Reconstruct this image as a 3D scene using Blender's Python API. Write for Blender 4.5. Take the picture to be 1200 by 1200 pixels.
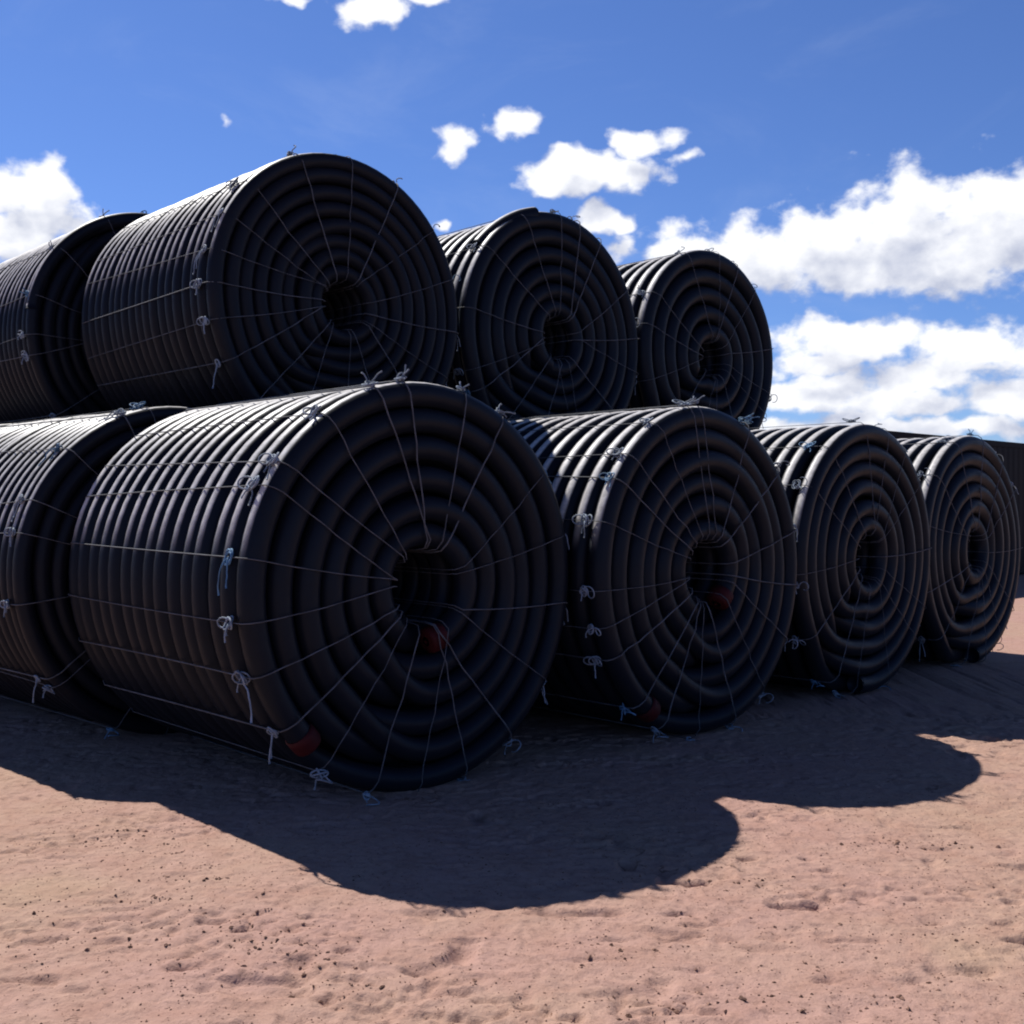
import bpy, math, random
import numpy as np
from math import sin, cos, pi, radians

for o in list(bpy.data.objects):
    bpy.data.objects.remove(o, do_unlink=True)
scene = bpy.context.scene
COL = scene.collection

# ------------------------------------------------------------------ camera
cam_data = bpy.data.cameras.new('camera')
cam = bpy.data.objects.new('camera', cam_data)
COL.objects.link(cam)
cam.location = (0, 0, 1.601)
cam.rotation_euler = (pi / 2 - 0.008, 0, 0)
cam_data.sensor_width = 36
cam_data.lens = 38.52
cam_data.clip_start = 0.05
cam_data.clip_end = 3000
scene.camera = cam

# ------------------------------------------------------------------ light and exposure
SUN_STRENGTH = 5.0
SKY_STRENGTH = 0.0725
EXPOSURE = 0.42
SKY_TINT = (0.625, 0.805, 1.225, 1)
LIGHT_DIR = (0.522, -0.624, -1.0)                    # travel of the sunlight
sun_el = math.atan2(1.0, math.hypot(0.522, 0.624))
sun_az = math.atan2(-0.522, 0.624)                   # clockwise from +Y

sd = bpy.data.lights.new('sun', 'SUN')
sd.energy = SUN_STRENGTH
sd.angle = radians(0.53)
sd.color = (1.0, 0.955, 0.88)
sun = bpy.data.objects.new('sun', sd)
COL.objects.link(sun)
import mathutils
sun.rotation_euler = mathutils.Vector(LIGHT_DIR).to_track_quat('-Z', 'Y').to_euler()
sun.location = (-8, 10, 16)

vs = scene.view_settings
vs.view_transform = 'Standard'
vs.look = 'None'
vs.exposure = EXPOSURE
vs.gamma = 1
vs.use_curve_mapping = False
scene.render.engine = 'CYCLES'
scene.cycles.max_bounces = 6
scene.cycles.filter_width = 2.0

# ------------------------------------------------------------------ world: Nishita sky + clouds by direction
world = bpy.data.worlds.new('World')
scene.world = world
world.use_nodes = True
try:
    world.cycles.sampling_method = 'MANUAL'
    world.cycles.sample_map_resolution = 1024
except Exception:
    pass
wt = world.node_tree
wt.nodes.clear()


class NB:
    """tiny helper that wires math nodes"""
    def __init__(self, tree):
        self.t = tree

    def n(self, kind, **kw):
        nd = self.t.nodes.new(kind)
        for k, v in kw.items():
            setattr(nd, k, v)
        return nd

    def put(self, sock, v):
        if isinstance(v, bpy.types.NodeSocket):
            self.t.links.new(v, sock)
        else:
            sock.default_value = v

    def m(self, op, a, b=0.0, c=0.0, clamp=False):
        nd = self.n('ShaderNodeMath', operation=op, use_clamp=clamp)
        self.put(nd.inputs[0], a)
        self.put(nd.inputs[1], b)
        self.put(nd.inputs[2], c)
        return nd.outputs[0]

    def v(self, op, a, b=(0, 0, 0)):
        nd = self.n('ShaderNodeVectorMath', operation=op)
        self.put(nd.inputs[0], a)
        self.put(nd.inputs[1], b)
        return nd.outputs['Value'] if op in ('LENGTH', 'DOT_PRODUCT', 'DISTANCE') else nd.outputs['Vector']

    def mixc(self, f, a, b):
        nd = self.n('ShaderNodeMix', data_type='RGBA')
        self.put(nd.inputs[0], f)
        self.put(nd.inputs[6], a)
        self.put(nd.inputs[7], b)
        return nd.outputs[2]

    def noise(self, vec, scale, detail=4, rough=0.55, dist=0.0):
        nd = self.n('ShaderNodeTexNoise')
        self.put(nd.inputs['Vector'], vec)
        nd.inputs['Scale'].default_value = scale
        nd.inputs['Detail'].default_value = detail
        nd.inputs['Roughness'].default_value = rough
        nd.inputs['Distortion'].default_value = dist
        return nd.outputs['Fac'], nd.outputs['Color']

    def ramp(self, f, lo, hi, a=0.0, b=1.0, smooth=True):
        nd = self.n('ShaderNodeMapRange', interpolation_type='SMOOTHSTEP' if smooth else 'LINEAR')
        self.put(nd.inputs[0], f)
        nd.inputs[1].default_value = lo
        nd.inputs[2].default_value = hi
        nd.inputs[3].default_value = a
        nd.inputs[4].default_value = b
        return nd.outputs[0]


# azimuth, elevation, half width, half height (degrees), weight
CLOUDS = [
 (19.3,13.4,3.7,2.6,1.00),(23.7,12.8,3.3,2.7,1.00),(15.6,12.6,3.4,2.1,1.00),(12.3,12.4,2.9,1.9,1.00),(9.3,12.9,2.6,1.2,0.80),
 (26.4,12.9,3.1,3.0,1.00),(17.3,11.3,5.1,1.1,0.90),(21.6,11.6,4.5,1.7,1.00),(17.3,7.9,3.8,1.3,0.90),(15.2,7.1,2.5,0.8,0.70),
 (22.8,7.3,3.3,1.4,0.90),(20.5,6.2,5.3,1.1,0.60),(15.7,5.6,3.3,0.9,0.90),(19.7,4.9,3.9,0.7,0.80),(24.3,5.1,2.5,1.0,0.90),
 (17.3,3.9,6.3,0.6,0.80),(23.2,3.6,3.7,0.6,0.80),(26.8,6.3,2.1,2.3,0.90),(4.0,16.7,3.2,0.9,1.00),(6.3,18.0,1.6,0.7,0.80),
 (8.4,17.1,1.0,0.4,0.60),(1.8,16.4,1.4,0.5,0.60),(0.0,19.1,1.4,0.7,0.80),(-2.9,18.1,1.4,0.9,0.90),(4.8,14.5,1.4,0.7,0.80),
 (5.6,13.1,1.1,0.6,0.60),(-3.8,14.1,0.9,0.6,0.45),(-23.3,14.1,2.1,1.8,1.00),(-24.8,12.6,1.8,1.5,1.00),(-22.1,13.4,1.2,0.9,0.70),
 (-24.8,14.4,1.3,1.1,0.90),(-7.1,24.1,1.8,0.7,0.75),(-11.4,24.2,1.9,0.4,0.50),(-4.9,24.6,1.5,0.4,0.60),(-14.6,18.3,1.6,1.0,0.0),
 (-27.5,12.0,3.0,2.4,1.0),(38,9,9,3.4,1.0),(33,5,6,2,.9),(-40,8,9,3,1.0),(55,12,9,4,1.0),(-62,10,8,3,.9)]

g = bpy.data.node_groups.new('cloud_density', 'ShaderNodeTree')
g.interface.new_socket('Direction', in_out='INPUT', socket_type='NodeSocketVector')
g.interface.new_socket('Density', in_out='OUTPUT', socket_type='NodeSocketFloat')
b = NB(g)
gi = b.n('NodeGroupInput')
go = b.n('NodeGroupOutput')
dirn = b.v('NORMALIZE', gi.outputs[0])
f1, c1 = b.noise(dirn, 26, 2, 0.5)
warp = b.v('MULTIPLY', b.v('SUBTRACT', c1, (0.5, 0.5, 0.5)), (0.050, 0.050, 0.030))
wd = b.v('NORMALIZE', b.v('ADD', dirn, warp))
sx = b.n('ShaderNodeSeparateXYZ')
b.put(sx.inputs[0], wd)
az = b.m('MULTIPLY', b.m('ARCTAN2', sx.outputs[0], sx.outputs[1]), 180 / pi)
el = b.m('MULTIPLY', b.m('ARCSINE', sx.outputs[2]), 180 / pi)
cx = b.n('ShaderNodeCombineXYZ')
b.put(cx.inputs[0], az)
b.put(cx.inputs[1], el)
best = -1.0
for (a, e, rx, ry, w) in CLOUDS:
    q = b.v('LENGTH', b.v('MULTIPLY', b.v('SUBTRACT', cx.outputs[0], (a, e, 0)), (1 / rx, 1 / ry, 0)))
    d = b.m('MULTIPLY_ADD', q, -w if w > .5 else -1.0, w)
    best = d if best == -1.0 else b.m('MAXIMUM', best, d)
best = b.m('MAXIMUM', best, -1.5)
f2, _ = b.noise(b.v('MULTIPLY', dirn, (1, 1, 1.35)), 34, 6, 0.52, 0.1)
dens = b.m('ADD', b.m('ADD', best, 0.10), b.m('MULTIPLY', b.m('SUBTRACT', f2, 0.5), 1.9))
b.put(go.inputs[0], dens)

b = NB(wt)
tc = b.n('ShaderNodeTexCoord')
D = b.v('NORMALIZE', tc.outputs['Generated'])
sky = b.n('ShaderNodeTexSky', sky_type='NISHITA', sun_disc=False)
sky.sun_elevation = sun_el
sky.sun_rotation = sun_az
sky.altitude = 900
sky.air_density = 1.0
sky.dust_density = 0.25
sky.ozone_density = 2.6
tint = b.n('ShaderNodeMix', data_type='RGBA', blend_type='MULTIPLY')
tint.inputs[0].default_value = 1.0
b.put(tint.inputs[6], sky.outputs[0])
tint.inputs[7].default_value = SKY_TINT


def cloud(vec):
    nd = b.n('ShaderNodeGroup')
    nd.node_tree = g
    b.put(nd.inputs[0], vec)
    return nd.outputs[0]


d0 = cloud(D)
d1 = cloud(b.v('ADD', D, (-0.012, 0.0, 0.026)))       # a step towards the sun
alpha = b.ramp(d0, -0.10, 0.44)
lit = b.m('MULTIPLY', b.m('SUBTRACT', d0, d1), 0.88)   # sun side: thinner towards the sun
thick = b.ramp(d0, 0.2, 1.25)
sh = b.m('SUBTRACT', b.m('ADD', 0.80, lit), b.m('MULTIPLY', thick, 0.58), clamp=True)
CLOUD_DARK = (4.7, 5.2, 6.9, 1)
CLOUD_LIT = (11.0, 11.1, 11.5, 1)
ccol = b.mixc(sh, CLOUD_DARK, CLOUD_LIT)
# clouds only above the horizon
sz = b.n('ShaderNodeSeparateXYZ')
b.put(sz.inputs[0], D)
alpha = b.m('MULTIPLY', alpha, b.ramp(sz.outputs[2], 0.0, 0.03))
dimmed_sky = b.v('SCALE', tint.outputs[2])
dimmed_sky.node.inputs['Scale'].default_value = 1.0
b.put(dimmed_sky.node.inputs['Scale'], b.ramp(sz.outputs[2], 0.5, 0.9, 1.0, 0.30))   # sky dimmed overhead, out of view, to darken the shade
fw, _ = b.noise(b.v('MULTIPLY', D, (1.0, 1.0, 2.6)), 4.5, 7, 0.62, 0.6)
veil = b.m('MULTIPLY', b.m('MULTIPLY', b.ramp(fw, 0.50, 0.85), 0.09), b.ramp(sz.outputs[2], 0.0, 0.1))
dimmed_sky = b.mixc(veil, dimmed_sky, (8.2, 9.0, 10.6, 1))
final = b.mixc(alpha, dimmed_sky, ccol)
bg = b.n('ShaderNodeBackground')
b.put(bg.inputs[0], final)
bg.inputs[1].default_value = SKY_STRENGTH
wo = b.n('ShaderNodeOutputWorld')
b.put(wo.inputs[0], bg.outputs[0])

# ------------------------------------------------------------------ materials


def material(name):
    m = bpy.data.materials.new(name)
    m.use_nodes = True
    t = m.node_tree
    bs = t.nodes['Principled BSDF']
    return m, NB(t), bs


def make_pipe_material(name, base, dusty, rough, top):
    m, b, bs = material(name)
    tc = b.n('ShaderNodeTexCoord')
    f, _ = b.noise(tc.outputs['Object'], 3.1, 6, 0.6)
    f2, _ = b.noise(tc.outputs['Object'], 22, 5, 0.6)
    dust = b.m('MULTIPLY', b.ramp(f, 0.42, 0.75), b.ramp(f2, 0.3, 0.8))
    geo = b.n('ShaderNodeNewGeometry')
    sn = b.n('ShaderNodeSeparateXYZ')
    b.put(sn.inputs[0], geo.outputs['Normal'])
    # dusty crests of outermost turns, with sunlit stripes painted in where they face up
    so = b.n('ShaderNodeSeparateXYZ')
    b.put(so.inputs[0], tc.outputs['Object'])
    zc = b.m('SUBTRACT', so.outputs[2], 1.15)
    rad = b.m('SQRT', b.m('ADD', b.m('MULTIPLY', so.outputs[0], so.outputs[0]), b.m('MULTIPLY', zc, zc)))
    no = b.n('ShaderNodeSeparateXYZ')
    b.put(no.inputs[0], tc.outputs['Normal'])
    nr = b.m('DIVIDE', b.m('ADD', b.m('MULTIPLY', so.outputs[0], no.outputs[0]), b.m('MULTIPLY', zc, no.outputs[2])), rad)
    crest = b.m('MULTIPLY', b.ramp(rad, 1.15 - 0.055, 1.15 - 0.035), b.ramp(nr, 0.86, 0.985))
    sunlit_crest = b.m('MULTIPLY', b.m('MULTIPLY', b.ramp(sn.outputs[2], 0.12, 0.40), crest), b.m('ADD', 0.30, b.m('MULTIPLY', f2, 1.1), clamp=True))
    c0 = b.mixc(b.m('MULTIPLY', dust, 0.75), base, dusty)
    b.put(bs.inputs['Base Color'], b.mixc(b.m('MULTIPLY', sunlit_crest, top), c0, (0.62, 0.60, 0.60, 1)))
    b.put(bs.inputs['Roughness'], b.m('ADD', rough, b.m('MULTIPLY', f2, 0.18)))
    bs.inputs['Specular IOR Level'].default_value = 0.13
    bs.inputs['Specular Tint'].default_value = (0.72, 0.84, 1.0, 1)
    bp = b.n('ShaderNodeBump')
    bp.inputs['Strength'].default_value = 0.12
    bp.inputs['Distance'].default_value = 0.01
    b.put(bp.inputs['Height'], f2)
    b.put(bs.inputs['Normal'], bp.outputs[0])
    return m


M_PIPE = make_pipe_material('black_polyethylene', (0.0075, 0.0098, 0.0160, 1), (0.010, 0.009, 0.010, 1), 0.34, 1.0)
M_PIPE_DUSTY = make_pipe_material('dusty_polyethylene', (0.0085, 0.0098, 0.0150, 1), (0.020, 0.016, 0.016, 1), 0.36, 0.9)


def make_rope_material(name, colr):
    m, b, bs = material(name)
    tc = b.n('ShaderNodeTexCoord')
    f, _ = b.noise(tc.outputs['Object'], 9, 4, 0.6)
    dk = tuple(c * 0.5 for c in colr[:3]) + (1,)
    b.put(bs.inputs['Base Color'], b.mixc(b.ramp(f, 0.35, 0.7), dk, colr))
    bs.inputs['Roughness'].default_value = 0.75
    return m


M_ROPE = make_rope_material('pale_twine', (0.24, 0.30, 0.39, 1))
M_ROPE_DIM = make_rope_material('weathered_twine', (0.10, 0.11, 0.135, 1))
M_ROPE_BLUE = make_rope_material('blue_twine', (0.10, 0.24, 0.42, 1))
M_CAP, bb, bs = material('red_cap_plastic')
tcn = bb.n('ShaderNodeTexCoord')
fc, _ = bb.noise(tcn.outputs['Object'], 14, 4)
bb.put(bs.inputs['Base Color'], bb.mixc(fc, (0.026, 0.005, 0.007, 1), (0.058, 0.007, 0.010, 1)))
bs.inputs['Roughness'].default_value = 0.6
bs.inputs['Specular IOR Level'].default_value = 0.12

# ------------------------------------------------------------------ mesh helpers


def mesh_from_arrays(name, verts, quads, smooth=True):
    me = bpy.data.meshes.new(name)
    verts = np.asarray(verts, dtype=np.float32)
    quads = np.asarray(quads, dtype=np.int32)
    me.vertices.add(len(verts))
    me.vertices.foreach_set('co', verts.ravel())
    n = quads.shape[1]
    me.loops.add(quads.size)
    me.loops.foreach_set('vertex_index', quads.ravel())
    me.polygons.add(len(quads))
    me.polygons.foreach_set('loop_start', np.arange(0, quads.size, n, dtype=np.int32))
    me.polygons.foreach_set('loop_total', np.full(len(quads), n, dtype=np.int32))
    me.polygons.foreach_set('use_smooth', np.full(len(quads), smooth, dtype=bool))
    me.update(calc_edges=True)
    me.validate()
    return me


def ring_quads(nr, ns, base=0, closed=False):
    i = np.arange(nr if closed else nr - 1)[:, None]
    j = np.arange(ns)[None, :]
    i2 = (i + 1) % nr
    j2 = (j + 1) % ns
    q = np.stack([i * ns + j, i2 * ns + j, i2 * ns + j2, i * ns + j2], -1).reshape(-1, 4)
    return q + base


class MB:
    """collects tubes and quads; build() links them as ONE mesh object"""
    def __init__(self):
        self.v = []
        self.q = []
        self.n = 0

    def add(self, v, q):
        self.v.append(np.asarray(v, float))
        self.q.append(np.asarray(q, int) + self.n)
        self.n += len(v)

    def tube(self, pts, r, ns=6, closed=False):
        P = np.asarray(pts, float)
        n = len(P)
        rr = np.broadcast_to(np.asarray(r, float), (n,))
        if closed:
            T = np.roll(P, -1, 0) - np.roll(P, 1, 0)
        else:
            T = np.gradient(P, axis=0)
        T /= np.linalg.norm(T, axis=1)[:, None] + 1e-12
        N = np.zeros_like(P)
        ref = np.array([0, 0, 1.0]) if abs(T[0, 2]) < 0.9 else np.array([1.0, 0, 0])
        u = np.cross(T[0], ref)
        u /= np.linalg.norm(u)
        for i in range(n):
            u = u - T[i] * np.dot(u, T[i])
            u /= np.linalg.norm(u) + 1e-12
            N[i] = u
        B = np.cross(T, N)
        a = np.linspace(0, 2 * pi, ns, endpoint=False)
        V = P[:, None] + rr[:, None, None] * (np.cos(a)[None, :, None] * N[:, None] + np.sin(a)[None, :, None] * B[:, None])
        q = ring_quads(n, ns, 0, closed)
        V = V.reshape(-1, 3)
        if not closed:
            k = len(V)
            V = np.vstack([V, P[0], P[-1]])
            j = np.arange(0, ns)
            j2 = (j + 1) % ns
            # end fans as degenerate-free quads: pair up triangles by repeating none (ns even)
            ca = np.stack([np.full(ns // 2, k), (2 * np.arange(ns // 2) + 2) % ns, 2 * np.arange(ns // 2) + 1, 2 * np.arange(ns // 2)], -1)
            o = (n - 1) * ns
            cb = np.stack([np.full(ns // 2, k + 1), o + 2 * np.arange(ns // 2), o + 2 * np.arange(ns // 2) + 1, o + (2 * np.arange(ns // 2) + 2) % ns], -1)
            q = np.vstack([q, ca, cb])
        self.add(V, q)

    def box(self, c, s):
        c = np.asarray(c, float)
        h = np.asarray(s, float) / 2
        V = np.array([[x, y, z] for x in (-1, 1) for y in (-1, 1) for z in (-1, 1)]) * h + c
        self.add(V, [[0, 1, 3, 2], [4, 6, 7, 5], [0, 4, 5, 1], [2, 3, 7, 6], [0, 2, 6, 4], [1, 5, 7, 3]])

    def build(self, name, mat, parent=None, smooth=True):
        me = mesh_from_arrays(name, np.vstack(self.v), np.vstack(self.q), smooth)
        me.materials.append(mat)
        o = bpy.data.objects.new(name, me)
        COL.objects.link(o)
        if parent is not None:
            o.parent = parent
        return o


def thing(name, label, cat, loc, rz=0.0, group=None):
    o = bpy.data.objects.new(name, None)
    COL.objects.link(o)
    o.empty_display_size = 0.3
    o.location = loc
    o.rotation_euler = (0, 0, rz)
    o['label'] = label
    o['category'] = cat
    if group:
        o['group'] = group
    return o


# ------------------------------------------------------------------ ground
rng = np.random.default_rng(7)


def value_noise(x, y, scale, seed):
    r = np.random.default_rng(seed)
    G = r.random((256, 256))
    u = x * scale + 1000.3
    v = y * scale + 1000.7
    i = np.floor(u).astype(int)
    j = np.floor(v).astype(int)
    fu = u - i
    fv = v - j
    fu = fu * fu * (3 - 2 * fu)
    fv = fv * fv * (3 - 2 * fv)
    a = G[i % 256, j % 256]
    b_ = G[(i + 1) % 256, j % 256]
    c = G[i % 256, (j + 1) % 256]
    d = G[(i + 1) % 256, (j + 1) % 256]
    return (a * (1 - fu) + b_ * fu) * (1 - fv) + (c * (1 - fu) + d * fu) * fv - 0.5


def tracks(x, y):
    """soft wheel ruts and scuffs crossing the yard in front of the stack"""
    t = 0
    for (ox, oy, ang, w) in ((0.0, 3.55, 0.10, 0.16), (0.0, 4.75, 0.34, 0.12), (-1.9, 4.6, 1.1, 0.14)):
        dd = -(x - ox) * math.sin(ang) + (y - oy) * math.cos(ang) + 0.25 * value_noise(x, y, 0.6, 90)
        al = (x - ox) * math.cos(ang) + (y - oy) * math.sin(ang)
        t = t + np.exp(-(dd / w) ** 2) * (0.5 + 0.5 * np.sin(al * 2 * pi / 0.16 + 6 * value_noise(x, y, 1.2, 91)))
    return t


def ground_height(x, y):
    h = 0.050 * value_noise(x, y, 0.35, 1) + 0.018 * value_noise(x, y, 1.1, 2)
    h = h + 0.005 * value_noise(x, y, 3.1, 3) + 0.003 * value_noise(x, y, 8.0, 4)
    h = h + 0.005 * value_noise(x, y, 19.0, 5) + 0.006 * value_noise(x, y, 40.0, 6)
    # scattered crumbly patches: sharp little ridges where the crust is broken
    patch = np.clip(value_noise(x, y, 0.9, 11) * 2.2 + 0.15, 0, 1)
    rid = np.abs(value_noise(x * 0.7, y, 13.0, 12)) * 2
    h = h + 0.008 * patch * np.clip(0.35 - rid, 0, 1) / 0.35
    pit = np.clip(value_noise(x * 0.8, y * 1.3, 9.0, 13) - 0.24, 0, 1)
    h = h - 0.15 * pit * (0.3 + patch)
    # scuffs: broken crust with a sharp lip, a few centimetres across, gathered in streaks
    streak = np.clip(value_noise(x * 0.8 + 0.6 * y, y * 2.2 - 0.3 * x, 1.5, 21) * 2.6 - 0.10, 0, 1)
    lip = value_noise(x * 0.9, y * 1.6, 15.0, 22) + 0.6 * value_noise(x, y * 1.2, 31.0, 23)
    h = h - 0.020 * streak * np.clip((lip - 0.05) * 5, 0, 1)
    # tread of one wheel pressed across the left corner
    cu, su = math.cos(-0.98), math.sin(-0.98)
    al_ = (x + 1.55) * cu + (y - 4.45) * su
    ac_ = -(x + 1.55) * su + (y - 4.45) * cu
    bar = np.clip(np.sin(2 * pi * (al_ + 0.5 * np.abs(ac_)) / 0.11 + 3 * value_noise(x, y, 2.0, 24)) * 2 - 0.4, 0, 1)
    h = h - 0.013 * bar * np.clip(1.4 - (ac_ / 0.15) ** 2, 0, 1) * np.clip(value_noise(x, y, 2.4, 25) * 3 + 0.6, 0, 1) * np.clip(1.5 - np.abs(al_), 0, 1)
    h = h - 0.003 * tracks(x, y)
    near = np.clip((x * x + y * y) / 900.0, 0, 1)
    return h * (1 - near)


def axis_coords(lo, hi, dlo, dhi, step):
    fine = np.arange(dlo, dhi + 1e-6, step)
    out = [fine]
    s, x = step, dhi
    a = []
    while x < hi:
        s *= 1.25
        x += s
        a.append(x)
    out.append(np.array(a))
    s, x = step, dlo
    a = []
    while x > lo:
        s *= 1.25
        x -= s
        a.append(x)
    return np.concatenate([np.array(a[::-1]), fine, np.array(out[1])])


xs = axis_coords(-900, 900, -3.6, 4.8, 0.0125)
ys = axis_coords(-400, 1600, 2.9, 8.2, 0.0125)
X, Y = np.meshgrid(xs, ys)
Z = ground_height(X, Y) - 0.012
V = np.stack([X, Y, Z], -1).reshape(-1, 3)
nx, ny = len(xs), len(ys)
ii, jj = np.meshgrid(np.arange(ny - 1), np.arange(nx - 1), indexing='ij')
Q = np.stack([ii * nx + jj, ii * nx + jj + 1, (ii + 1) * nx + jj + 1, (ii + 1) * nx + jj], -1).reshape(-1, 4)
M_SAND, b, bs = material('pink_sandy_earth')
tc = b.n('ShaderNodeTexCoord')
fa, _ = b.noise(tc.outputs['Object'], 0.55, 5, 0.6)
fb, _ = b.noise(tc.outputs['Object'], 5.0, 7, 0.62)
fcn, _ = b.noise(tc.outputs['Object'], 60.0, 5, 0.65)
c = b.mixc(b.ramp(fa, 0.35, 0.68), (0.385, 0.236, 0.200, 1), (0.382, 0.252, 0.192, 1))
c = b.mixc(b.m('MULTIPLY', b.ramp(fb, 0.40, 0.75), 0.5), c, (0.30, 0.165, 0.125, 1))
fm, cm = b.noise(tc.outputs['Object'], 26.0, 6, 0.7)
c = b.mixc(b.m('MULTIPLY', b.ramp(fm, 0.50, 0.66), 0.58), c, (0.215, 0.130, 0.105, 1))
# broken crust: short irregular cracks, only in patches
fp, _ = b.noise(tc.outputs['Object'], 1.15, 3, 0.55)
warp = b.v('ADD', tc.outputs['Object'], b.v('MULTIPLY', b.v('SUBTRACT', b.noise(tc.outputs['Object'], 7.0, 4, 0.6)[1], (0.5, 0.5, 0.5)), (0.30, 0.30, 0.0)))
vo = b.n('ShaderNodeTexVoronoi', feature='DISTANCE_TO_EDGE')
vo.inputs['Scale'].default_value = 3.6
b.put(vo.inputs['Vector'], b.v('MULTIPLY', warp, (0.8, 1.25, 1.0)))
crack = b.m('MULTIPLY', b.ramp(vo.outputs['Distance'], 0.034, 0.006), b.m('MULTIPLY', b.ramp(fp, 0.56, 0.68), b.ramp(fm, 0.40, 0.56)))
c = b.mixc(b.m('MULTIPLY', crack, 0.45), c, (0.085, 0.048, 0.038, 1))
fo, _ = b.noise(tc.outputs['Object'], 0.8, 2, 0.5)
c = b.mixc(b.m('MULTIPLY', b.ramp(fo, 0.60, 0.70), 0.4), c, (0.375, 0.262, 0.182, 1))
c = b.mixc(b.m('MULTIPLY', b.ramp(fcn, 0.56, 0.78), 0.60), c, (0.18, 0.10, 0.080, 1))
c = b.mixc(b.m('MULTIPLY', b.ramp(fcn, 0.42, 0.22), 0.45), c, (0.52, 0.335, 0.25, 1))
b.put(bs.inputs['Base Color'], c)
bs.inputs['Roughness'].default_value = 0.95
bs.inputs['Specular IOR Level'].default_value = 0.12
bp = b.n('ShaderNodeBump')
bp.inputs['Strength'].default_value = 0.75
bp.inputs['Distance'].default_value = 0.012
b.put(bp.inputs['Height'], b.m('SUBTRACT', b.m('ADD', b.m('ADD', b.m('MULTIPLY', fcn, 0.6), b.m('MULTIPLY', fm, 0.9)), fb), b.m('MULTIPLY', crack, 0.9)))
b.put(bs.inputs['Normal'], bp.outputs[0])
gm = mesh_from_arrays('ground', V, Q)
gm.materials.append(M_SAND)
ground = bpy.data.objects.new('ground', gm)
COL.objects.link(ground)
ground['kind'] = 'structure'

# ------------------------------------------------------------------ coils of pipe
R = 1.15
PHI = 0.76
ORG = np.array([-0.454, 6.095])
E_ = np.array([cos(PHI), sin(PHI)])
A_ = np.array([-sin(PHI), cos(PHI)])


def winding_mesh(turns, length, seed, bore, jog_at=0.85, start=0.0, seg=72, ns=10, direction=1, cut=0.0):
    """one continuous pipe wound turn by turn and layer by layer, from the outside in"""
    r_ = np.random.default_rng(seed)
    pitch = length / turns
    d = pitch * 0.955
    layers = max(3, int(round((R - bore) / d)))
    lp = (R - bore) / layers
    n = np.linspace(0, turns * layers - cut, turns * layers * seg + 1)
    k = np.minimum(np.floor(n / turns).astype(int), layers - 1)
    m = n - k * turns                                   # turn number inside the layer
    fl = np.floor(m)
    fr = m - fl
    jog = np.clip((fr - jog_at) / (1 - jog_at), 0, 1)
    jog = jog * jog * (3 - 2 * jog)
    pos = np.minimum(fl + jog, turns - 1)               # last turn stays, then climbs a layer
    y = pitch * (pos + 0.5)
    y = np.where(k % 2 == 0, y, length - y)
    last = np.clip((m - (turns - 1 + jog_at)) / (1 - jog_at), 0, 1)
    last = last * last * (3 - 2 * last)
    last = np.where(k == layers - 1, 0, last)
    rc = R - d / 2 - lp * (k + last)
    # slack and slight waviness of each turn
    amp = r_.random(turns * layers + 2)
    ph = r_.random(turns * layers + 2) * 6.28
    kt = np.minimum(np.floor(n).astype(int), turns * layers - 1)
    th = start + direction * 2 * pi * n
    a0 = amp[kt] * (1 - fr) + amp[kt + 1] * fr
    p0 = ph[kt]
    wob = np.sin(pi * fr) ** 2
    sag = -0.010 * np.exp(-((np.sin(th) + 1) / 0.12) ** 2)        # flattened where it bears on what is below
    rc = rc + 0.011 * (a0 - 0.5) + 0.011 * wob * np.sin(2 * th + p0) * (k > 0) + 0.004 * np.sin(3 * th + 1.3 * k) + sag * (k == 0)
    y = y + 0.022 * (a0 - 0.5) + 0.018 * wob * np.sin(1.0 * th + p0 * 1.7)
    a = np.linspace(0, 2 * pi, ns, endpoint=False)
    er = np.stack([np.cos(th), np.zeros_like(th), np.sin(th)], -1)
    ey = np.array([0, 1.0, 0])
    cen = rc[:, None] * er + y[:, None] * ey + np.array([0, 0, R])
    V = cen[:, None] + d / 2 * (np.cos(a)[None, :, None] * er[:, None] + np.sin(a)[None, :, None] * ey)
    mb = MB()
    q = ring_quads(len(n), ns)
    mb.add(V.reshape(-1, 3), q if direction > 0 else q[:, ::-1])
    ends = []
    for i, i2 in ((0, 1), (-1, -2)):
        tdir = cen[i] - cen[i2]
        ends.append((cen[i], tdir / np.linalg.norm(tdir)))
    return mb, d, ends


def P3(r, al, y):
    return np.array([r * cos(al), y, R + r * sin(al)])


def rope_points(al_rim, al_hub, al_back, L, rr, bore):
    """loop of twine: through the bore, out over the face, along the barrel and back"""
    rb = bore - 0.012
    pts = [P3(rb, al_hub, L * 0.5), P3(rb, al_hub, 0.10), P3(rb + 0.012, al_hub, 0.02), P3(rb + 0.06, al_hub, -0.014)]
    h = P3(rb + 0.06, al_hub, -0.014)
    k = P3(R - 0.07, al_rim, -0.010)
    for t in np.linspace(0.1, 1, 9):
        q = h * (1 - t) + k * t
        q[1] += 0.004 * rr.normal()
        q[0] += 0.004 * rr.normal()
        q[2] -= 0.012 * sin(pi * t) * abs(cos(al_rim))
        pts.append(q)
    pts += [P3(R - 0.022, al_rim, 0.012), P3(R + 0.003, al_rim, 0.045), P3(R + 0.007, al_rim, 0.085)]
    off = rr.normal() * 0.006
    for t in np.linspace(0.1, 0.9, 9):
        pts.append(P3(R + 0.007, al_rim + (al_back - al_rim) * t + off * sin(pi * t), L * t))
    pts += [P3(R + 0.006, al_back, L - 0.08), P3(R - 0.02, al_back, L - 0.01), P3(R - 0.07, al_back, L + 0.010),
            P3(rb + 0.06, al_hub, L + 0.014), P3(rb + 0.012, al_hub, L - 0.02), P3(rb, al_hub, L - 0.10)]
    return np.array(pts)


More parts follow.
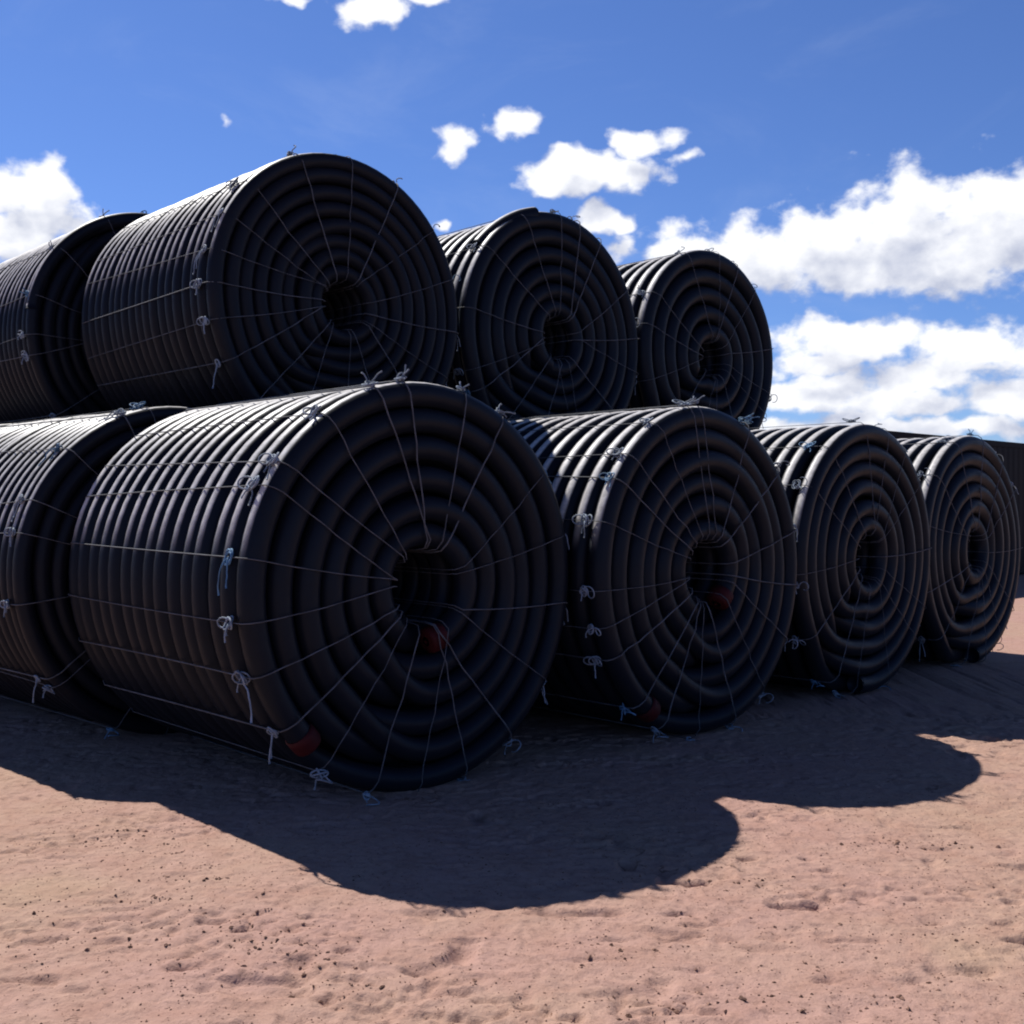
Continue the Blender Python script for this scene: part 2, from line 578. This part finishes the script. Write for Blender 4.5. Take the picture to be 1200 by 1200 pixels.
def tail(mb, p0, d0, length, r, rr, stiff=0.5, ns=6):
    """a loose end of twine: leaves along d0, then droops, and stays outside the barrel"""
    p = np.array(p0, float)
    d = np.array(d0, float)
    d /= np.linalg.norm(d)
    n = 12
    st = length / n
    pts = [p.copy()]
    for i in range(n):
        d = d + np.array([rr.normal() * 0.16, rr.normal() * 0.16, -(1 - stiff) * 0.55 + rr.normal() * 0.12])
        d /= np.linalg.norm(d)
        p = p + d * st
        rad = math.hypot(p[0], p[2] - R)
        if p[1] > -0.01 and rad < R + 0.012:
            f = (R + 0.012) / rad
            p[0] *= f
            p[2] = R + (p[2] - R) * f
        pts.append(p.copy())
    rad = np.full(n + 1, r)
    rad[-3:] *= (0.95, 1.15, 1.3)                       # frayed tip
    mb.tube(pts, rad, ns)


def knot(al, y, size, kind, rr, r=0.0065):
    mb = MB()
    c = P3(R + 0.014, al, y)
    er = np.array([cos(al), 0, sin(al)])
    et = np.array([-sin(al), 0, cos(al)])
    ey = np.array([0, 1.0, 0])
    # the knot itself: three crossing loops pulled tight
    for i in range(3):
        u = er * rr.normal() * 0.5 + et * rr.normal() + ey * rr.normal()
        w = np.cross(u, er) + ey * 0.2
        u /= np.linalg.norm(u)
        w /= np.linalg.norm(w)
        s = size * (0.10 + 0.06 * rr.random())
        t = np.linspace(0, 2 * pi, 12, endpoint=False)
        mb.tube(c + s * 0.5 * (np.cos(t)[:, None] * u + 0.7 * np.sin(t)[:, None] * w) + er * 0.004, r * 1.2, 6, True)
    out = er * 0.9
    if kind == 'hang':                                  # two long ends hanging down
        tail(mb, c, out + et * 0.4 - ey * 0.6, size * 0.30, r, rr, 0.25)
        tail(mb, c, out * 0.8 - ey * -0.5 + et * 0.2, size * 0.38, r, rr, 0.25)
    elif kind == 'long':
        tail(mb, c, out * 0.7 - ey * 0.8, size * 0.40, r * 1.1, rr, 0.2)
        tail(mb, c, out * 0.5 + ey, size * 0.15, r, rr, 0.5)
    elif kind == 'bow':
        for s_ in (-1, 1):
            t = np.linspace(0, pi * 1.8, 12)
            lp = c + size * 0.075 * ((1 - np.cos(t))[:, None] * (ey * s_ * 0.9 + er * 0.35) + np.sin(t)[:, None] * (et * 0.7))
            mb.tube(lp, r * 1.1, 6)
        tail(mb, c, out * 0.6 - ey * 0.5, size * 0.22, r, rr, 0.35)
        tail(mb, c, out * 0.4 + et + ey * 0.4, size * 0.14, r, rr, 0.6)
    elif kind == 'spike':                               # stiff ends sticking up off the rim
        tail(mb, c, er + ey * 0.7 * rr.normal() - et * 0.3, size * 0.15, r, rr, 0.97)
        tail(mb, c, er * 0.8 - et * 0.8 - ey * 0.4, size * 0.18, r, rr, 0.95)
        tail(mb, c, er * 0.2 - ey, size * 0.16, r, rr, 0.5)
    else:                                               # 'curl'
        t = np.linspace(0, 2 * pi * 0.85, 12)
        mb.tube(c - ey * 0.07 + size * 0.07 * (np.cos(t)[:, None] * ey + np.sin(t)[:, None] * et) + er * np.linspace(0, 0.05, 12)[:, None], r, 6)
        tail(mb, c, out - et * 0.5, size * 0.17, r, rr, 0.5)
    return mb


def make_coil(label, row, back, z=0.0, yaw=0.0, turns=14, seed=0, knots=None, n_ropes=17, start=None, jog=0.85,
              mat=None, caps=False, loose=None, cut=0.0, bore=0.25, rope_r=0.0042, blue=0.15, direction=1, L=2.25):
    rr = np.random.default_rng(1000 + seed)
    loc = ORG + row * E_ + back * A_
    t = thing('pipe_coil', label, 'pipe coil', (loc[0], loc[1], z), PHI + yaw, 'coils of black plastic pipe')
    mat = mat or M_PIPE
    mb, d, ends = winding_mesh(turns, L, seed, bore, jog, radians(start if start is not None else rr.uniform(0, 360)), direction=direction, cut=cut)
    # plain blunt pipe ends
    for (c, dr) in ends:
        mb.tube([c - dr * 0.02, c + dr * 0.012], d / 2 * 0.97, 10)
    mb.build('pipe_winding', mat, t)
    if caps:
        for (c, dr) in ends:
            cm = MB()
            pr = [(-0.055, 1.02), (-0.053, 1.13), (-0.02, 1.13), (0.03, 1.11), (0.045, 1.02), (0.052, 0.80), (0.053, 0.4)]
            cm.tube([c + dr * a for a, _ in pr], [d / 2 * s for _, s in pr], 16)
            cm.build('end_cap', M_CAP, t)
    if loose:                                           # a last length of pipe lying over the turns
        for (a0, a1, y0, y1, lift) in loose:
            lm = MB()
            aa = np.linspace(radians(a0), radians(a1), 40)
            s = np.linspace(0, 1, 40)
            ease = np.clip(s * 4, 0, 1)
            lm.tube([P3(R - d / 2 + d * lift * e, a, y0 + (y1 - y0) * q) for a, e, q in zip(aa, 0.9 + 0.1 * ease, s)], d / 2 * 0.97, 12)
            lm.build('loose_pipe_end', mat, t)
    if knots is None:
        off = rr.uniform(0, 20)
        knots = []
        for i in range(n_ropes):
            knots.append((off + i * 360 / n_ropes + rr.normal() * 5.0, rr.choice(['hang', 'long', 'bow', 'curl', 'spike']), rr.uniform(0.06, 0.2), rr.uniform(0.7, 1.1)))
    for (ad, kind, y, size) in knots:
        al = radians(ad)
        bl = rr.random() < blue
        m = M_ROPE_DIM
        hub = al + rr.normal() * 0.17
        bk = al + rr.normal() * 0.035
        rm = MB()
        pts = rope_points(al, hub, bk, L, rr, bore)
        rm.tube(pts, rope_r * rr.choice([0.62, 0.75, 0.9, 1.12]), 6, True)
        ro = rm.build('tie_rope', m, t)
        if kind == 'spike' and sin(al) < 0.2:
            kind = 'hang'
        if kind in ('hang', 'long') and sin(al) < -0.75:
            kind = 'curl'
        knot(al, y, size * 0.56, kind, rr, rope_r).build('knot', M_ROPE_BLUE if bl else M_ROPE, ro)
    return t


LTURN = 2.25
F1_KNOTS = [(98, 'spike', .06, .9), (108, 'spike', .07, 1.0), (126, 'bow', .12, .9), (144, 'bow', .10, 1.1), (151, 'bow', .16, 1.2),
            (170, 'hang', .17, 1.0), (186, 'bow', .15, .9), (200, 'long', .14, 1.1), (216, 'hang', .10, .8), (232, 'curl', .02, 1.0),
            (250, 'curl', .05, .8), (266, 'curl', .05, .8), (284, 'curl', .06, .8), (304, 'curl', .08, .9), (326, 'hang', .10, .8),
            (352, 'hang', .12, .9), (14, 'hang', .1, .9), (36, 'hang', .1, .9), (60, 'spike', .07, 1.1), (76, 'spike', .07, .6)]
F2_KNOTS = [(96, 'spike', .05, .9), (101, 'bow', .06, 1.2), (120, 'bow', .09, .7), (137, 'bow', .12, .9), (147, 'bow', .08, .8),
            (162, 'bow', .16, 1.1), (184, 'curl', .12, 1.0), (196, 'curl', .10, .8), (207, 'bow', .14, 1.0), (228, 'curl', .12, .9),
            (243, 'hang', .06, .9), (262, 'curl', .06, .8), (285, 'curl', .06, .8), (306, 'curl', .06, .8), (330, 'curl', .06, .8),
            (352, 'curl', .06, .8), (14, 'hang', .06, .8), (40, 'curl', .06, .8), (66, 'spike', .05, 1.3)]
T1_KNOTS = [(137, 'bow', .20, 1.0), (153, 'hang', .06, .8), (167, 'hang', .12, 1.0), (179, 'bow', .15, .9), (192, 'bow', .10, .9),
            (207, 'long', .10, .9), (225, 'hang', .1, .9), (246, 'hang', .1, .8), (268, 'curl', .1, .8), (290, 'curl', .1, .8),
            (312, 'curl', .1, .8), (334, 'hang', .1, .8), (355, 'hang', .1, .7), (18, 'curl', .1, .7), (40, 'curl', .1, .5),
            (64, 'curl', .1, .5), (88, 'curl', .3, .4), (112, 'curl', .12, .5)]

# front row on the ground
make_coil('largest nearest ground coil, red caps at its hub and lower left rim',
          0, 0, -0.018, 0, 15, 1, F1_KNOTS, bore=0.22, start=224, caps=True, cut=0.17, direction=-1, blue=0.12)
make_coil('ground coil just right of the largest nearest coil, small red caps on its face',
          2.344, -0.191, -0.018, 0, 14, 2, F2_KNOTS, bore=0.22, start=236, caps=True, cut=0.22, direction=-1, blue=0.1)
make_coil('third coil along the front ground row, between the second and the last one',
          4.702, -0.127, -0.018, 0.01, 14, 3, bore=0.2, start=262, blue=0.35, n_ropes=14, rope_r=0.0036)
make_coil('last coil at the far right end of the front row, sunlit sand past its edge',
          7.017, -0.019, -0.018, 0.0, 13, 4, bore=0.2, start=275, blue=0.3, n_ropes=13, rope_r=0.0036)
# second row on the ground, mostly hidden, carries the upper coils
make_coil('ground coil cut by the left picture edge, behind the largest nearest coil, blue knots',
          -0.25, 2.40, -0.018, 0.06, 19, 5, blue=0.45, mat=M_PIPE_DUSTY, n_ropes=19)
make_coil('second row ground coil under the largest upper coil, almost hidden by the front row',
          2.13, 2.36, -0.018, 0, 14, 6, n_ropes=12)
make_coil('second row ground coil under the middle upper coil, hidden by the front row',
          4.52, 2.34, -0.018, 0, 13, 7, n_ropes=12)
make_coil('second row ground coil under the far right upper coil, behind the last front coil',
          6.85, 2.34, -0.018, 0, 12, 8, n_ropes=12)


def rest_height(s):
    return math.sqrt(4 * R * R - (s / 2) ** 2)


# upper tier
make_coil('largest upper coil, highest of all, closely wound and dusty, above the largest ground coil',
          1.005, 2.223, rest_height(2.37), 0, 18, 11, T1_KNOTS, bore=0.19, start=265, mat=M_PIPE_DUSTY, rope_r=0.004, blue=0.15)
make_coil('middle upper coil with a loose pipe end over its top left rim',
          3.365, 2.223, rest_height(2.39), 0, 14, 12, start=250, bore=0.20, loose=[(104, 140, .08, .17, .30)], rope_r=0.004, n_ropes=16)
make_coil('upper coil at the right end of the tier, clouds behind its right edge',
          5.690, 2.20, rest_height(2.33), 0, 12, 13, start=255, bore=0.19, rope_r=0.004, n_ropes=14)
# third row behind
make_coil('third row ground coil under the upper coil at the left edge, hidden from the front',
          -0.45, 4.86, -0.018, 0, 18, 9, n_ropes=10)
make_coil('third row ground coil under and behind the largest upper coil, hidden from the front',
          1.99, 4.86, -0.018, 0, 14, 10, n_ropes=10)
make_coil('upper coil cut by the left picture edge, one raised turn at its rim',
          0.72, 4.83, rest_height(2.44), 0, 19, 14, mat=M_PIPE_DUSTY, loose=[(80, 172, .06, .06, .16)], blue=0.5, rope_r=0.0045)

# ------------------------------------------------------------------ long dark container beyond the right end
M_CONT, b, bs = material('dark_painted_steel')
tc = b.n('ShaderNodeTexCoord')
f, _ = b.noise(tc.outputs['Object'], 1.7, 6, 0.65)
b.put(bs.inputs['Base Color'], b.mixc(b.ramp(f, 0.4, 0.7), (0.004, 0.005, 0.009, 1), (0.007, 0.007, 0.009, 1)))
bs.inputs['Roughness'].default_value = 0.6
bs.inputs['Specular IOR Level'].default_value = 0.06
cl = ORG + 14.4 * E_ + 5.2 * A_
CL, CW, CH = 12.19, 2.44, 2.95
cont = thing('shipping_container', 'long dark straight topped container behind the last ground coil, at the right edge', 'container',
             (cl[0], cl[1], 0.0), PHI)
mb = MB()
xs_ = [0.12]
dep = [0.0]
x = 0.12
while x < CL - 0.35:
    for w, dd in ((0.07, 0.0), (0.07, 0.004), (0.07, 0.004), (0.07, 0.0)):
        x += w
        xs_.append(x)
        dep.append(dd)
xs_.append(CL - 0.12)
dep.append(0.0)
for y0, sgn in ((0.02, 1), (CW - 0.02, -1)):
    Vv = []
    for x, dd in zip(xs_, dep):
        for z in (0.17, CH - 0.11):
            Vv.append((x, y0 + sgn * dd, z))
    n = len(xs_)
    i = np.arange(n - 1)
    q = np.stack([2 * i, 2 * i + 2, 2 * i + 3, 2 * i + 1], -1)
    mb.add(Vv, q)
mb.build('side_panel', M_CONT, cont, smooth=False)
mb = MB()
for x in (0.06, CL - 0.06):
    for y in (0.06, CW - 0.06):
        mb.box((x, y, CH / 2), (0.12, 0.12, CH - 0.001))
for z, hh in ((0.10, 0.14), (CH - 0.06, 0.115)):
    for y in (0.045, CW - 0.045):
        mb.box((CL / 2, y, z), (CL - 0.245, 0.085, hh))
    for x in (0.045, CL - 0.045):
        mb.box((x, CW / 2, z), (0.085, CW - 0.245, hh))
mb.build('frame', M_CONT, cont, smooth=False)
mb = MB()
mb.box((CL / 2, CW / 2, CH - 0.03), (CL - 0.19, CW - 0.19, 0.03))
mb.build('roof', M_CONT, cont, smooth=False)
mb = MB()
for x in (0.06, CL - 0.06):
    mb.box((x, CW / 2, CH / 2), (0.04, CW - 0.246, CH - 0.36))
mb.build('end_wall', M_CONT, cont, smooth=False)

# ------------------------------------------------------------------ crumbs of earth scattered on the sand
M_CLOD, b, bs = material('earth_crumbs')
tc = b.n('ShaderNodeTexCoord')
f, _ = b.noise(tc.outputs['Object'], 4.0, 4, 0.6)
b.put(bs.inputs['Base Color'], b.mixc(b.ramp(f, 0.35, 0.65), (0.10, 0.058, 0.045, 1), (0.30, 0.18, 0.135, 1)))
bs.inputs['Roughness'].default_value = 0.95
bs.inputs['Specular IOR Level'].default_value = 0.1
oct_v = []
for i in range(3):
    zz = (-0.5, 0.25, 0.85)[i]
    rad = (0.95, 1.0, 0.45)[i]
    for j in range(6):
        a = j * pi / 3 + i * 0.4
        oct_v.append((rad * cos(a), rad * sin(a), zz))
oct_v = np.array(oct_v)
oq = [[i * 6 + j, i * 6 + (j + 1) % 6, (i + 1) * 6 + (j + 1) % 6, (i + 1) * 6 + j] for i in range(2) for j in range(6)]
oq += [[12, 13, 14, 15], [12, 15, 16, 17]]
oq = np.array(oq)
spots = []
for _ in range(3400):
    spots.append((rng.uniform(-2.6, 3.4), 2.9 + 4.6 * rng.random() ** 1.2, 0.0018 + 0.0035 * rng.random() ** 4))
CLUST = [(1.92, 5.2, .16, .05, 46, 1.5), (0.97, 4.62, .15, .05, 26, 1.2), (0.28, 3.98, .20, .05, 28, 1.1), (0.52, 3.52, .14, .05, 34, 1.3),
         (0.98, 3.56, .22, .06, 34, 1.2), (-0.98, 3.95, .18, .07, 34, 1.2), (-1.76, 4.42, .20, .10, 30, 1.1), (1.4, 3.75, .5, .10, 60, .9),
         (-1.6, 4.05, .16, .12, 26, 1.1), (1.35, 4.12, .3, .08, 40, 1.0), (-0.35, 3.75, .35, .1, 24, 1.0), (2.3, 4.6, .3, .12, 34, 1.0),
         (-2.0, 5.3, .18, .08, 26, 1.1), (0.7, 4.25, .12, .05, 16, 1.0)]
for (cx_, cy_, sx_, sy_, n_, k_) in CLUST:
    for _ in range(n_):
        spots.append((cx_ + rng.normal() * sx_, cy_ + rng.normal() * sy_, (0.0022 + 0.0065 * rng.random() ** 3) * k_))
# dashes of crumbs pressed up by a tyre, in slanting rows at the left
for k_ in range(11):
    bx, by = -2.05 + 0.135 * k_ + rng.normal() * 0.03, 5.35 - 0.17 * k_ + rng.normal() * 0.05
    for _ in range(15):
        u_ = rng.normal() * 0.07
        spots.append((bx + u_ + 0.25 * rng.choice((0, 1)), by + 0.25 * u_ + rng.normal() * 0.012, 0.003 + 0.005 * rng.random() ** 2))
for _ in range(7000):
    spots.append((rng.uniform(-2.4, 3.0), 2.95 + 3.2 * rng.random() ** 1.3, 0.0016 + 0.0022 * rng.random() ** 2))
S = np.array(spots)
m_ = len(S)
nv = len(oct_v)
v = oct_v[None] * (1 + 0.28 * rng.normal(size=(m_, nv, 3)))
v = v * np.stack([S[:, 2] * rng.uniform(.8, 1.5, m_), S[:, 2] * rng.uniform(.7, 1.1, m_), S[:, 2] * rng.uniform(.5, .9, m_)], -1)[:, None]
an = rng.uniform(0, 6.28, m_)[:, None]
gz = ground_height(S[:, 0], S[:, 1]) - 0.012 + 0.1 * S[:, 2]
vx = v[..., 0] * np.cos(an) - v[..., 1] * np.sin(an) + S[:, 0:1]
vy = v[..., 0] * np.sin(an) + v[..., 1] * np.cos(an) + S[:, 1:2]
mb = MB()
mb.add(np.stack([vx, vy, v[..., 2] + gz[:, None]], -1).reshape(-1, 3), (oq[None] + (np.arange(m_) * nv)[:, None, None]).reshape(-1, 4))
cr = mb.build('earth_crumbs', M_CLOD, None, smooth=False)
cr['kind'] = 'stuff'
cr['label'] = 'small crumbs of earth scattered over the pink sand'
cr['category'] = 'gravel'
